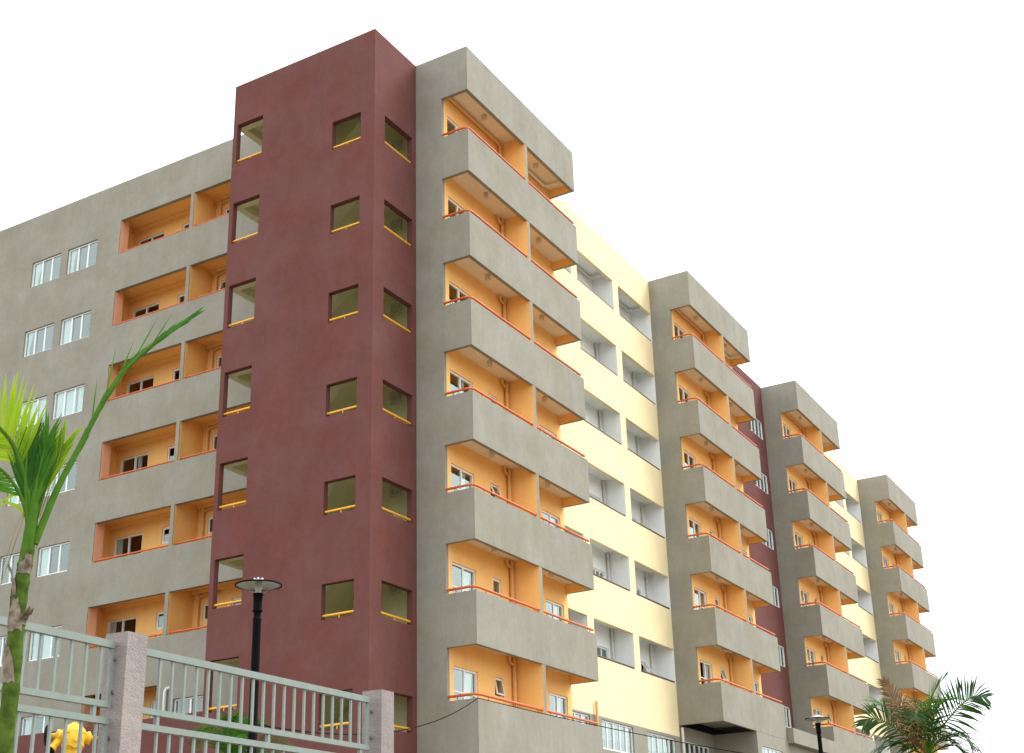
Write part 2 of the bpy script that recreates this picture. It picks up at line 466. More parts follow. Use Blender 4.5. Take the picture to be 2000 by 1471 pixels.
# the reveals of the loggias are painted peach
for k in range(7):
    for x in ([LXA, LXC] if k < 6 else [-14.0]):
        z0, z1 = (LZS - ST * k, LZT - ST * k) if k < 6 else (5.5, 6.65)
        sbox('reveal', x + 0.001, x + 0.012, LY + 0.03, LY + 0.155, z0 + 0.002, z1 - 0.002, M['peach'] if x == LXA or k == 6 else M['orange'], B)
LB = 4.1                              # back wall of the loggias
bh = []
for k in range(7):
    z = LZS - ST * k
    bh += [(-14.38, -12.98, z - 0.8, z + 1.21), (-12.02, -11.62, z + 0.60, z + 1.21)]
    if k < 6: bh += [(-9.86, -9.40, z + 0.60, z + 1.21), (-8.6, -7.2, z - 0.8, z + 1.21)]
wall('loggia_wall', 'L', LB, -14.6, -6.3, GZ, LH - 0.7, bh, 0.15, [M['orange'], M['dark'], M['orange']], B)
sbox('loggia_wall', -14.6, LXA, LY + 0.165, LY + 0.46, GZ, LH - 0.7, M['peach'], B)
sbox('loggia_wall', -14.7, -14.6, LY + 0.165, LB + 0.15, GZ, LH - 0.7, M['orange'], B)
sbox('loggia_wall', -6.3, -6.2, LY + 0.165, LB + 0.15, GZ, LH - 0.7, M['orange'], B)
sbox('divider_wall', LXB + 0.01, LXC - 0.01, LY + 0.165, LB, GZ, LH - 0.7, M['orange'], B)
CURT = {0: ((0, .55, .5), (0, .8, .6)), 1: ((0, .9, 0), (0, .6, .7)), 3: ((0, .6, .6), (0, .9, .2)), 4: ((0, .9, 0), ()), 5: ((0, .4, 0), (0, .6, .4))}
for k in range(7):
    z = LZS - ST * k
    for x0, x1 in ((-14.6, LXB + 0.01), (LXC - 0.01, -6.3)):
        sbox('ceiling_slab', x0, x1, LY + 0.165, LB, LZT - ST * k + 0.22, LZT - ST * k + 0.36, M['orange'], B)
        g = Geo(); g.box(x0 + 0.01, x1 - 0.01, LB - 0.14, LB - 0.002, LZT - ST * k + 0.10, LZT - ST * k + 0.22, SK); g.build('ceiling_beam', M['orange'], B)
    window('L', LB, -14.38, -12.98, z - 0.8, z + 1.21, 2, B, curtains=[(0, .35, 0)] if k in (4, 5) else ([(1, .3, 0)] if k in (3, 6) else []))
    awning('L', LB, -12.02, -11.62, z + 0.60, z + 1.21, B)
    if k < 6:
        awning('L', LB, -9.86, -9.40, z + 0.60, z + 1.21, B, 0.35 if k == 1 else 0.0)
        window('L', LB, -8.6, -7.2, z - 0.8, z + 1.21, 2, B)
        g = Geo(); px, py = -10.02, LB - 0.1
        g.tube([SK(px, py, z - 1.2), SK(px, py, LZT - ST * k + 0.2)], 0.06)
        g.tube([SK(px, py, LZT - ST * k - 0.02), SK(px + 0.35, py, LZT - ST * k + 0.03), SK(px + 0.9, py, LZT - ST * k + 0.04)], 0.045)
        g.build('downpipe', M['opipe'], B)
    for i, (a, b) in enumerate(WCOL):
        if k == 2: cs = [(c, 1.0, 0) for c in range(3)]
        else:
            c = CURT.get(k, ((0, .7, .3), (0, .5, .5)))[i % 2]
            cs = [c] if c else []
            if k == 5 and i == 0: cs = [(0, .5, 0), (1, .9, 0)]
        window('L', LY, a, b, WZS - ST * k, WZT - ST * k, 3, B, curtains=cs, recess=0.07)
    for a, b in ([(LXA, LXB), (LXC, LXD)] if k < 6 else [(-14.0, -10.5)]):
        zr = (z if k < 6 else 5.5) + 0.10
        g = Geo(); g.tube([SK(a + 0.005, LY + 0.12, zr), SK(b - 0.005, LY + 0.12, zr)], 0.034)
        for s in (0.12, 0.5, 0.88): g.tube([SK(a + (b - a) * s, LY + 0.12, zr), SK(a + (b - a) * s, LY + 0.12, zr - 0.105)], 0.02, 6)
        g.build('handrail', M['orail'], B)
window('L', LY, -9.80, -8.40, 5.05, 6.13, 2, B, recess=0.08)
g = Geo(); g.tube([SK(-10.1, LY - 0.08, 1.0), SK(-10.1, LY - 0.08, 6.38), SK(-10.07, LY - 0.06, 6.47), SK(-10.0, LY + 0.02, 6.5)], 0.06)
g.build('downpipe', M['wpipe'], B)
g = Geo(); g.box(-26, -5.97, 1.2, 1.4, GZ, 5.29, SK); g.build('wall', M['maroon'], B)['label'] = 'low maroon ground floor wall'
sbox('roof', -33.8, -0.2, LY + 0.42, 15, LH - 0.7, LH - 0.5, M['roof'], B)
sbox('wall', -34, -33.8, LY + 0.42, 15, GZ, LH, M['grey'], B)
sbox('wall', -34, -12.2, 15, 15.2, GZ, LH, M['grey'], B)

# ---- maroon stair tower
WT, DT = 5.94, 2.44
ML = (-5.77, -4.64); MR = (-1.67, -0.53); MF = (0.60, 2.22)
ZLT, ZLS, ZMT, ZMS = 24.46, 22.97, 23.11, 22.10
hl, hr = [], []
for k in range(8):
    if ZLS - ST * k > 0.4: hl.append((*ML, ZLS - ST * k, ZLT - ST * k))
    if ZMS - ST * k > 0.4:
        hl.append((*MR, ZMS - ST * k, ZMT - ST * k)); hr.append((*MF, ZMS - ST * k, ZMT - ST * k))
tw = wall('stair_tower', 'L', 0, -WT, 0, GZ, H, hl, 0.2, [M['maroon'], M['olive']], B, jamb=0)
PINV[tw.name] = Matrix.Translation((0, 0, 0))
wall('tower_wall', 'R', 0, 0.2, DT, GZ, H, hr, 0.2, [M['maroon'], M['olive']], B, jamb=0)
wall('tower_wall', 'L', LY, -4.7, 0.0, GZ, H, [], 0.15, [M['olive'], M['dark']], B)
sbox('tower_roof', -WT + 0.2, -0.2, 0.2, LY, H - 0.45, H - 0.3, M['olive'], B)
for k in range(-1, 8):
    zb = ZLT - ST * k if k >= 0 else None
    if k == -1: continue
    top = H if k == 0 else ZLS - ST * (k - 1)
    if zb > 0.5:
        sbox('side_beam', -WT, -WT + 0.24, 0.2, LY, zb, top, [M['maroon'], M['olive']], B, [1, 0, 0, 1, 0, 0])
        sbox('landing_slab', -WT + 0.24, -4.4, 0.2, LY, zb + 0.28, zb + 0.42, M['olive'], B)
        sbox('ceiling_beam', -WT + 0.24, -4.4, 0.2, 0.45, zb, zb + 0.28, M['olive'], B)
    zl = ZMT - ST * k + 0.86               # underside of the landing over these openings
    if k > 0 and zl > 0.4:
        sbox('landing_slab', -1.75, -0.2, 0.2, LY, zl, zl + 0.15, M['olive'], B)
    # the flight of stairs that climbs to that landing
    z1 = zl + 0.15; z0 = z1 - 2.1
    if z0 > 0.1:
        g = Geo(); xa, xb = -4.4, -1.75; ya, yb = 1.55, LY - 0.01
        n = 12; top = []; 
        prof = [(xa, z0 - 0.18), (xb, z1 - 0.15), (xb, z1)]
        for i in range(n, 0, -1):
            xx = xa + (xb - xa) * i / n; zz = z0 + (z1 - z0) * i / n
            prof.append((xx - (xb - xa) / n, zz)); prof.append((xx - (xb - xa) / n, zz - (z1 - z0) / n))
        m_ = len(prof)
        vs = [SK(x, ya, z) for x, z in prof] + [SK(x, yb, z) for x, z in prof]
        fs = [tuple(range(m_)), tuple(range(m_, 2 * m_))[::-1]] + [(i, (i + 1) % m_ + 0, (i + 1) % m_ + m_, i + m_)[::-1] for i in range(m_)]
        g.add(vs, fs); g.build('stair_flight', M['olive'], B)
    if ZMS - ST * k > 0.4:
        zr = ZMS - ST * k + 0.13
        rails = [[SK(MR[0], 0.1, zr), SK(MR[1], 0.1, zr)], [SK(-0.1, MF[0], zr), SK(-0.1, MF[1], zr)]]
        if ZLS - ST * k > 0.4: rails.append([SK(ML[0], 0.1, ZLS - ST * k + 0.13), SK(ML[1], 0.1, ZLS - ST * k + 0.13)])
        for a, b in rails:
            g = Geo(); g.tube([a, b], 0.04); c = (Vector(a) + Vector(b)) / 2
            g.tube([c, c - Vector((0, 0, 0.135))], 0.022, 6); g.build('handrail', M['yrail'], B)
        # round extractor fan on the back wall
        c = SK(-1.02, LY - 0.005, ZMT - ST * k + 0.36)
        g = Geo(); ax = (0, -1, 0)
        g.box(c[0] - .2, c[0] + .2, c[1] - .06, c[1], c[2] - .2, c[2] + .2); g.lathe([(0.17, 0.06), (0.17, 0.10), (0.15, 0.105), (0.145, 0.062), (0.0, 0.062)], c, 20, 0, ax)
        g.lathe([(0.04, 0.06), (0.04, 0.10), (0.0, 0.105)], c, 10, 0, ax)
        for q in range(5):
            an = q * 2 * math.pi / 5
            ca, sa = math.cos(an), math.sin(an)
            p = [(0.03, -0.02, .075), (0.135, -0.05, .068), (0.135, 0.05, .095), (0.03, 0.02, .09)]
            g.add([(c[0] + x * ca - y * sa, c[1] - d, c[2] + x * sa + y * ca) for x, y, d in p], [(0, 1, 2, 3)])
        fo = g.build('extractor_fan', M['fan'], B)

# ---- the projecting balcony towers
def tower(y0, dz, W, ga, L, rows, base, seed):
    rnd = random.Random(seed)
    y1 = y0 + L; h = H + dz; zt = ZT0 + dz; zp = ZP0 + dz
    b0 = GZ if base else zt - ST * rows
    ym = y0 + 3.98; ym2 = y0 + 4.16           # divider between the two balconies
    th = 0.13
    sbox('wall', 0, ga, y0, y0 + 0.15, b0, h, M['grey'], B)
    sbox('wall', 0, ga - 0.15, y1 - 0.15, y1, b0, h, M['grey'], B)
    wh = []
    for k in range(rows):
        p = zp - ST * k
        wh += [(y0 + 0.37, y0 + 1.76, p - 1.0, p + 1.04), (y0 + 2.76, y0 + 3.30, p + 0.5, p + 1.05),
               (y0 + 6.30, y0 + 7.62, p - 1.0, p + 1.04), (y0 + 4.75, y0 + 5.25, p + 0.5, p + 1.05)]
    wall('balcony_wall', 'R', ga, y0 + 0.15, y1, b0 if base else b0 + 0.45, h - 0.3, wh, 0.15, [M['orange'], M['dark'], M['orange']], B)
    def band(za, zb, name, grey=False):
        o = [(ga, y0), (W, y0), (W, y1), (ga, y1)]; i = [(ga, y0 + th), (W - th, y0 + th), (W - th, y1 - th), (ga, y1 - th)]
        v = []; f = []; fm = []
        for z in (za, zb):
            v += [SK(x, y, z) for x, y in o] + [SK(x, y, z) for x, y in i]
        for a in range(3):
            f += [(a, a + 1, a + 9, a + 8), (a + 4, a + 12, a + 13, a + 5), (a + 8, a + 9, a + 13, a + 12), (a, a + 4, a + 5, a + 1)]
            fm += [0, 1, 0, 0]
        f += [(0, 8, 12, 4), (3, 7, 15, 11)]; fm += [0, 0]
        return link(name, mesh(name, v, f, [M['grey'], M['grey'] if grey else M['orange']], fm), B)
    band(zt, h, 'roof_fascia')
    sbox('roof', 0.16, W - th - 0.005, y0 + 0.16, y1 - th - 0.01, h - 0.3, h - 0.18, M['roof'], B)
    for k in range(rows):
        c = zt - ST * k; p = zp - ST * k
        last = k == rows - 1
        zb = (GZ if base else zt - ST * rows) if last else zt - ST * (k + 1)
        band(zb, p, 'balcony_parapet', last and not base)
        sbox('ceiling_slab', ga, W - th, y0 + th, y1 - th, c + 0.30, c + 0.44, M['ceil'], B)
        if last: sbox('ceiling_slab', ga if base else 0.005, W - th, y0 + (th if base else .16), y1 - th, c + 0.30 - ST, c + 0.44 - ST, M['ceil'] if base else M['grey'], B)
        g = Geo(); g.box(ga, W - 0.004, ym, ym2, p - 0.004, c + 0.004, SK, [0, 0, 0, 1, 0, 0])
        g.box(ga, W - th, ym, ym2, c + 0.004, c + 0.30, SK); g.box(ga, W - th, ym, ym2, c + 0.44 - ST, p - 0.004, SK)
        g.build('divider_wall', [M['orange'], M['grey']], B)
        # rails
        zr = p + 0.13; xi, yi = W - 0.07, y0 + 0.07
        pts = [SK(ga + 0.02, yi, zr)]
        for q in range(6):
            an = q / 5 * math.pi / 2
            pts.append(SK(xi - 0.22 + 0.22 * math.sin(an), yi + 0.22 - 0.22 * math.cos(an), zr))
        pts.append(SK(xi, ym, zr))
        g = Geo(); g.tube(pts, 0.04)
        posts = [SK(ga + 0.3, yi, zr), SK(xi, y0 + 0.7, zr), SK(xi, y0 + 2.3, zr), SK(xi, y0 + 3.7, zr)]
        for q in posts: g.tube([q, (q[0], q[1], q[2] - 0.135)], 0.018, 6)
        g.build('handrail', M['orail'], B)
        g = Geo(); g.tube([SK(xi, ym2, zr), SK(xi, y1 - 0.12, zr)], 0.04)
        for yy in (y0 + 4.5, y0 + 6.0, y1 - 0.35): g.tube([SK(xi, yy, zr), SK(xi, yy, zr - 0.135)], 0.018, 6)
        g.build('handrail', M['orail'], B)
        # pipes beside the divider
        g = Geo(); px, py = ga + 0.09, ym - 0.14
        if k == 0:
            zc = c + 0.20
            g.tube([SK(px, py, p - 1.1), SK(px, py, zc - 0.12), SK(px, py - 0.04, zc - 0.03), SK(px, py - 0.14, zc), SK(px, y0 + 0.3, zc)], 0.055)
        else:
            g.tube([SK(px, py, p - 1.1), SK(px, py, c + 0.29)], 0.06)
            g.tube([SK(px, py, c + 0.10), SK(px + 0.01, py - 0.12, c + 0.06), SK(px + 0.02, py - 0.28, c + 0.10), SK(px + 0.02, py - 0.32, c + 0.29)], 0.042)
            g.lathe([(0.075, -0.05), (0.075, 0.05)], SK(px, py, c + 0.14), 10)
        g.build('downpipe', M['opipe'], B)
        if k == 0:
            g = Geo(); zc = c + 0.20
            g.tube([SK(px, ym2 + 0.2, zc), SK(px, y1 - 0.75, zc), SK(px + 0.05, y1 - 0.66, zc), SK(px + 0.15, y1 - 0.62, zc), SK(W - 0.35, y1 - 0.62, zc)], 0.055)
            g.build('downpipe', M['ceil'], B)
        for yy in (y0 + 2.05, y0 + 5.83):
            g = Geo(); lc = SK((ga + W) / 2 - 0.03, yy, c + 0.30)
            g.lathe([(0.0, -0.20), (0.06, -0.20), (0.085, -0.17), (0.085, -0.02), (0.07, 0.0)], lc, 14)
            g.build('ceiling_lamp', M['lampglass'], B)
        cs = [(1, .5, 0)] if k in (3, 4) else ([(1, .8, .3)] if k >= 5 else [])
        if rnd.random() < 0.35: cs = cs + [(1, .4, 0)]
        window('R', ga, y0 + 0.37, y0 + 1.76, p - 1.0, p + 1.04, 2, B, transom=1.36, curtains=cs[:1], slid=0 if (seed == 2 and k == 5) else None)
        open_ = {(1, 4): 0.42, (1, 6): 0.18, (2, 5): 0.3, (3, 5): 0.25, (1, 3): 0.2}.get((seed, k), 0.0)
        awning('R', ga, y0 + 2.76, y0 + 3.30, p + 0.5, p + 1.05, B, open_)
        window('R', ga, y0 + 6.30, y0 + 7.62, p - 1.0, p + 1.04, 2, B, curtains=[(1, .6, 0)] if k > 3 else ([(0, .4, 0)] if rnd.random() < .3 else []))
        awning('R', ga, y0 + 4.75, y0 + 5.25, p + 0.5, p + 1.05, B)

tower(2.44, 0.0, 2.04, 1.02, 7.93, 7, True, 1)
tower(22.16, 0.02, 1.94, 0.97, 7.96, 6, False, 2)
tower(37.53, -0.12, 1.98, 0.96, 7.90, 6, False, 3)
tower(56.59, -0.33, 1.99, 0.99, 7.70, 6, False, 4)

# ---- the pale yellow fronts with white loggias between the towers
def yellow(ya, yb, yend, dz, seed):
    h = H + 0.05 + dz
    zt, zs = 24.43 + dz, 23.04 + dz
    bays = [(yend - 3.52, yend), (yend - 7.61, yend - 4.06), (yend - 11.66, yend - 8.15)]
    holes = [(max(a, ya + 0.02), b, zs - ST * k, zt - ST * k) for k in range(6) for a, b in bays]
    zg = 5.94 + dz
    wall('wall', 'R', 0, ya, yb, zg, h, holes, 0.15, [M['yellow'], M['white'], M['white']], B, jamb=2, head=0, label='pale yellow wall')
    gw = [(14.80, 17.58, 4.83, 5.85, 5), (18.90, 21.72, 4.80, 5.83, 5), (11.1, 13.85, 4.83, 5.88, 5)]
    gw = [(a - 22.16 + yend, b - 22.16 + yend, c + dz, d + dz, n) for a, b, c, d, n in gw]
    gw = [q for q in gw if q[0] > ya]
    wall('wall', 'R', 0, ya, yb, GZ, zg, [q[:4] for q in gw], 0.2, [M['grey'], M['dark'], M['grey']], B, jamb=0, label='grey ground floor wall')
    for q in gw:
        window('R', 0, *q[:4], 5, B, curtains=[(0, .6, .4), (4, .6, .4)] if seed == 1 else [(2, .8, 0)], recess=0.06)
    D = 0.95
    bh = []
    for k in range(6):
        p = zs - ST * k
        for i, (a, b) in enumerate(bays):
            if i == 0: bh.append((a + 2.25, a + 2.70, p + 0.3, p + 0.84))
            bh.append((b - 1.42 - (2.0 if i == 0 else 0), b - 0.30 - (2.0 if i == 0 else 0), p - 0.9, p + 0.86))
    wall('loggia_wall', 'R', -D, ya, yb, zg - 0.5, h - 0.4, bh, 0.12, [M['white'], M['dark'], M['white']], B)
    for i, (a, b) in enumerate(bays):
        lo = bays[i + 1][1] if i < 2 else ya
        if a - lo > 0.02: sbox('divider_wall', -D, -0.15, lo, a, zg - 0.5, h - 0.4, M['white'], B)
    sbox('divider_wall', -D, -0.15, yend, yend + 0.3, zg - 0.5, h - 0.4, M['white'], B)
    for k in range(6):
        p = zs - ST * k; c = zt - ST * k
        for i, (a, b) in enumerate(bays):
            a = max(a, ya + 0.02)
            sbox('ceiling_slab', -D, -0.15, a, b, c + 0.28, c + 0.42, M['white'], B)
            g = Geo(); g.tube([SK(-0.07, a, p + 0.08), SK(-0.07, b, p + 0.08)], 0.035)
            for s in (.1, .37, .63, .9): g.tube([SK(-0.07, a + (b - a) * s, p + 0.07), SK(-0.07, a + (b - a) * s, p)], 0.014, 6)
            g.build('handrail', M['brail'], B)
            g = Geo()
            if k == 0: g.tube([SK(-D + 0.1, a + 0.3, c + 0.18), SK(-D + 0.1, b - 0.6, c + 0.18), SK(-D + 0.14, b - 0.52, c + 0.18), SK(-D + 0.3, b - 0.48, c + 0.18), SK(-0.2, b - 0.48, c + 0.18)], 0.055)
            else:
                py = b - 0.33 if i == 0 else b - 0.12
                g.tube([SK(-D + 0.09, py, p - 1), SK(-D + 0.09, py, c + 0.27)], 0.055)
                if i == 0: g.lathe([(0.08, -0.05), (0.08, 0.05)], SK(-D + 0.09, py, c + 0.02), 10)
            g.build('downpipe', M['wpipe'], B)
            g = Geo(); g.lathe([(0.0, -0.12), (0.07, -0.12), (0.08, -0.02), (0.08, 0.0)], SK(-0.5, a + 1.0, c + 0.28), 12); g.build('ceiling_lamp', M['lampglass'], B)
            off = 2.0 if i == 0 else 0
            window('R', -D, b - 1.42 - off, b - 0.30 - off, p - 0.9, p + 0.86, 2 if k != 4 else 3, B)
            if i == 0: awning('R', -D, a + 2.25, a + 2.70, p + 0.3, p + 0.84, B, 0.75 if (k == 5 and seed == 1) else 0.0)
yellow(10.37, 22.16, 22.13, 0.0, 1)
yellow(45.43, 56.59, 56.55, -0.33, 2)
# drop pipe at the foot of the first yellow front
g = Geo(); g.tube([SK(0.09, 14.22, 4.6), SK(0.09, 14.22, 6.4)], 0.05); g.build('downpipe', M['opipe'], B)

# ---- maroon front between the second and third tower, and the single storey block below it
mw = [(34.95, 37.2, 22.78 - ST * k, 23.82 - ST * k) for k in range(6)]
wall('wall', 'R', 0, 30.12, 37.53, GZ, H - 0.06, mw, 0.15, [M['maroon'], M['dark'], M['maroon']], B, jamb=0, label='maroon wall between two balcony towers')
for k, q in enumerate(mw): window('R', 0, *q, 4, B, curtains=[(3, .5, .3)] if k > 1 else [], recess=0.04)
sbox('wall', 1.70, 1.90, 30.3, 62, GZ, 6.28, M['grey'], B)
sbox('canopy', 0.01, 2.24, 30.2, 62, 6.28, 6.92, M['grey'], B, label='long grey canopy band over the ground floor')
wall('wall', 'R', 1.937, 26.05, 30.3, GZ, 6.395, [(26.59, 29.30, 4.85, 5.84)], 0.2, [M['grey'], M['dark']], B, jamb=0, label='grey wall closing the undercroft')
window('R', 1.937, 26.59, 29.30, 4.85, 5.84, 5, B, curtains=[(c, .9, 0) for c in range(5)], recess=0.05)
sbox('wall', 0.0, 1.735, 26.05, 26.25, GZ, 6.395, M['grey'], B)
wall('wall', 'R', 0.0, 22.16, 26.05, GZ, 6.395, [(22.75, 25.40, 4.75, 5.83)], 0.15, [M['grey'], M['dark']], B, jamb=0)
window('R', 0.0, 22.75, 25.40, 4.75, 5.83, 5, B, recess=0.03)
g = Geo(); g.tube([SK(0.10, 22.24, GZ), SK(0.10, 22.24, 6.3)], 0.06); g.build('downpipe', M['wpipe'], B)
g = Geo(); g.box(1.2, 1.7, 22.5, 24.0, 6.5, 6.69, SK); g.box(1.45, 1.6, 24.06, 24.16, 6.45, 6.69, SK); g.build('ceiling_duct', M['steel'], B)

# ---- what closes the volume behind the fronts
sbox('roof', -12, -0.16, 15.2, 64.2, H - 0.6, H - 0.45, M['roof'], B)
sbox('wall', -12.2, -12.0, 15, 64.3, GZ, H - 0.3, M['grey'], B)
sbox('wall', -12.0, 0.0, 64.1, 64.3, GZ, H - 0.35, M['grey'], B)
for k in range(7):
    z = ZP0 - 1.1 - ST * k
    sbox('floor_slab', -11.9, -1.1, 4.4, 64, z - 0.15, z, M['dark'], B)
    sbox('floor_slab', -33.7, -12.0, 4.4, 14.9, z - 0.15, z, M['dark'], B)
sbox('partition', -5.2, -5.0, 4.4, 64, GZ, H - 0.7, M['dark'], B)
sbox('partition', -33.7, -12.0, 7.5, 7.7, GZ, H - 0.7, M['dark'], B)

# ================================================================== FENCE
FN = thing('metal_fence', 'pale green metal railing fence with two tiers of bars between pebbledash posts', 'fence', (13.1, -21, GZ))
fx = 13.105
for y in (-26.64, -22.99, -19.345):
    g = Geo(); w = 0.232
    g.box(fx - w / 2, fx + w / 2, y, y + w, GZ - 0.3, 1.292)
    t = 0.012
    v = [(fx - w / 2, y, 1.292), (fx + w / 2, y, 1.292), (fx + w / 2, y + w, 1.292), (fx - w / 2, y + w, 1.292), (fx, y + w / 2, 1.292 + t)]
    g.add(v, [(0, 1, 4), (1, 2, 4), (2, 3, 4), (3, 0, 4)])
    g.build('pillar', M['pebble'], FN)
bar_me = {}
def bar(y, z0, z1, w=0.021):
    k = (round(z1 - z0, 3), w)
    if k not in bar_me:
        g = Geo(); g.box(-w / 2, w / 2, -w / 2, w / 2, 0, z1 - z0); bar_me[k] = g.mesh('baluster', M['fence'])
    link('baluster', bar_me[k], FN, (fx, y, z0))
RAILS = [(1.158, 1.216), (0.694, 0.742), (0.568, 0.618), (0.06, 0.11)]
for ya, yb, y_first in ((-26.35, -23.0 - 0.02, None), (-22.75, -19.41, None)):
    for z0, z1 in RAILS:
        g = Geo(); g.box(fx - 0.024, fx + 0.024, ya, yb, z0, z1); g.build('rail', M['fence'], FN)
    bar(ya + 0.015, 0.742, 1.158, 0.03); bar(yb - 0.016, 0.742, 1.158, 0.03); bar(ya + 0.015, 0.11, 0.568, 0.03); bar(yb - 0.016, 0.11, 0.568, 0.03)
    n = 21
    ys = [-22.47 + 0.1528 * i for i in range(20)] if ya > -23 else [-23.149 - 0.1555 * i for i in range(21)]
    for y in ys: bar(y, 0.742, 1.158); bar(y + 0.01, 0.11, 0.568)
    for s in ((-22.47, -21.011, -19.55) if ya > -23 else (-23.182, -24.72, -26.2)): bar(s, 0.618, 0.694, 0.034)
for y, ys in ((-23.04, -1), (-22.755, 1), (-19.40, -1)):
    for z in (1.06, 0.80, 0.45, 0.15):
        if y == -22.755: continue
        g = Geo(); g.box(fx - 0.006, fx + 0.006, y, y + 0.055, z, z + 0.035); g.tube([(fx + 0.006, y + 0.035, z + 0.017), (fx + 0.02, y + 0.035, z + 0.017)], 0.009, 6)
        g.build('bracket', M['steel'], FN)

# ================================================================== STREET LAMPS
def street_lamp(x, y, ztop, label):
    R = thing('street_lamp', label, 'lamp', (x, y, GZ), 'black lamp posts in front of the building')
    zt = ztop
    g = Geo(); g.lathe([(0.0, 0.0), (0.055, -0.003), (0.10, -0.016), (0.31, -0.075), (0.31, -0.083), (0.10, -0.024), (0.0, -0.012)], (x, y, zt), 36)
    for q in range(6):
        an = q * math.pi / 3; g.lathe([(0.012, -0.012), (0.012, 0.012), (0.0, 0.016)], (x + 0.06 * math.cos(an), y + 0.06 * math.sin(an), zt), 6)
    g.build('lamp_shade', M['dish'], R)
    g = Geo(); g.lathe([(0.302, -0.072), (0.318, -0.072), (0.318, -0.092), (0.302, -0.092), (0.302, -0.072)], (x, y, zt), 36); g.build('shade_rim', M['black'], R)
    g = Geo(); g.lathe([(0.304, -0.090), (0.20, -0.135), (0.09, -0.185), (0.066, -0.20)], (x, y, zt), 36); g.build('lamp_glass', M['clear'], R)
    g = Geo(); g.lathe([(0.0, -0.03), (0.05, -0.03), (0.052, -0.12), (0.04, -0.15), (0.04, -0.20)], (x, y, zt), 16); g.build('lamp_bulb', M['lampglass'], R)
    hh = zt - GZ
    g = Geo(); g.lathe([(0.0, -0.198), (0.072, -0.198), (0.072, -0.222), (0.062, -0.226), (0.060, -0.42), (0.07, -0.425), (0.07, -0.445), (0.050, -0.45), (0.049, -0.53), (0.060, -0.54), (0.060, -0.56), (0.055, -0.58), (0.066, -hh + 0.5), (0.085, -hh + 0.48), (0.085, -hh + 0.02), (0.14, -hh + 0.02), (0.14, -hh)], (x, y, zt), 20)
    g.build('pole', M['black'], R)
street_lamp(9.28, -16.43, 3.53, 'black lamp post with dish head behind the fence, before the maroon stair tower')
street_lamp(10.56, 5.22, 3.97, 'far black lamp post with grey dish head standing left of the brown and green palm')

# ================================================================== OVERHEAD CABLE
def catenary(a, b, sag, n=24):
    a, b = Vector(a), Vector(b)
    return [a.lerp(b, i / n) - Vector((0, 0, sag * 4 * (i / n) * (1 - i / n))) for i in range(n + 1)]
g = Geo()
pk = Vector(SK(2.06, 2.40, 4.885))
g.tube(catenary((9.30, -16.43, 1.60), pk, 0.46), 0.011, 6)
g.tube(catenary(pk, (10.56, 5.22, 2.70), 0.12), 0.012, 6)
tag(g.build('overhead_cable', M['cable']), 'thin black cable strung past the grey corner of the building, sagging to both sides', 'cable')

# ================================================================== FIRE HYDRANT
def hydrant(x, y, zt):
    R = thing('fire_hydrant', 'yellow fire hydrant with black handwheels standing behind the fence', 'hydrant', (x, y, GZ))
    fr = Vector((0.80, -0.60, 0)).normalized(); sd_ = Vector((0.60, 0.80, 0)).normalized()
    g = Geo(); g.lathe([(0.17, GZ - zt), (0.17, GZ - zt + 0.04), (0.105, GZ - zt + 0.05), (0.098, -0.33), (0.102, -0.30)], (x, y, zt), 24); g.lathe([(0.10, -0.305), (0.130, -0.265), (0.132, -0.13), (0.128, -0.115)], (x, y, zt), 10, smooth=False); g.build('barrel', M['hyd'], R)
    g = Geo(); g.lathe([(0.136, -0.12), (0.138, -0.105), (0.122, -0.075), (0.085, -0.035), (0.05, -0.012), (0.028, -0.004), (0.026, 0.006), (0.0, 0.01)], (x, y, zt), 24); g.build('bonnet', M['hyd'], R)
    c = Vector((x, y, zt))
    for s in (-1, 1):
        o = c + Vector((0, 0, -0.165 if s > 0 else -0.15))
        ax = sd_ * s
        g = Geo(); g.lathe([(0.066, 0.08), (0.066, 0.15), (0.074, 0.155), (0.074, 0.18), (0.05, 0.19), (0.03, 0.20), (0.022, 0.29)], o, 18, 0, ax)
        if s > 0: g.build('outlet', M['hyd'], R)
        dn = (ax * 0.55 + fr * 0.35 + Vector((0, 0, -0.75))).normalized(); o2 = o + ax * 0.14 + Vector((0, 0, -0.02))
        if s < 0:
            g.lathe([(0.042, 0.03), (0.042, 0.15), (0.05, 0.155), (0.05, 0.19), (0.0, 0.19)], o2, 14, 0, dn)
            g.build('outlet', M['hyd'], R)
            g = Geo(); g.lathe([(0.052, 0.19), (0.052, 0.225), (0.0, 0.23)], o2, 14, 0, dn); g.build('outlet_cap', M['rubber'], R)
        g = Geo(); w = o + ax * 0.295
        a = ax.cross(Vector((0, 0, 1))).normalized(); b = ax.cross(a)
        ring = [w + (a * math.cos(q * 2 * math.pi / 20) + b * math.sin(q * 2 * math.pi / 20)) * 0.098 for q in range(21)]
        g.tube(ring, 0.019, 8, cap=False)
        for q in range(4):
            an = q * math.pi / 2 + .4; g.tube([w, w + (a * math.cos(an) + b * math.sin(an)) * 0.09], 0.013, 6)
        g.lathe([(0.0, 0.03), (0.028, 0.025), (0.028, -0.03), (0.0, -0.03)], w, 10, 0, ax)
        g.build('handwheel', M['rubber'], R)
    g = Geo(); o = c + Vector((0, 0, -0.2)); g.lathe([(0.085, 0.09), (0.085, 0.15), (0.10, 0.155), (0.10, 0.19), (0.03, 0.20), (0.03, 0.22), (0.0, 0.22)], o, 8, 0, fr, False); g.build('outlet', M['hyd'], R)
hydrant(9.03, -19.33, 1.33)

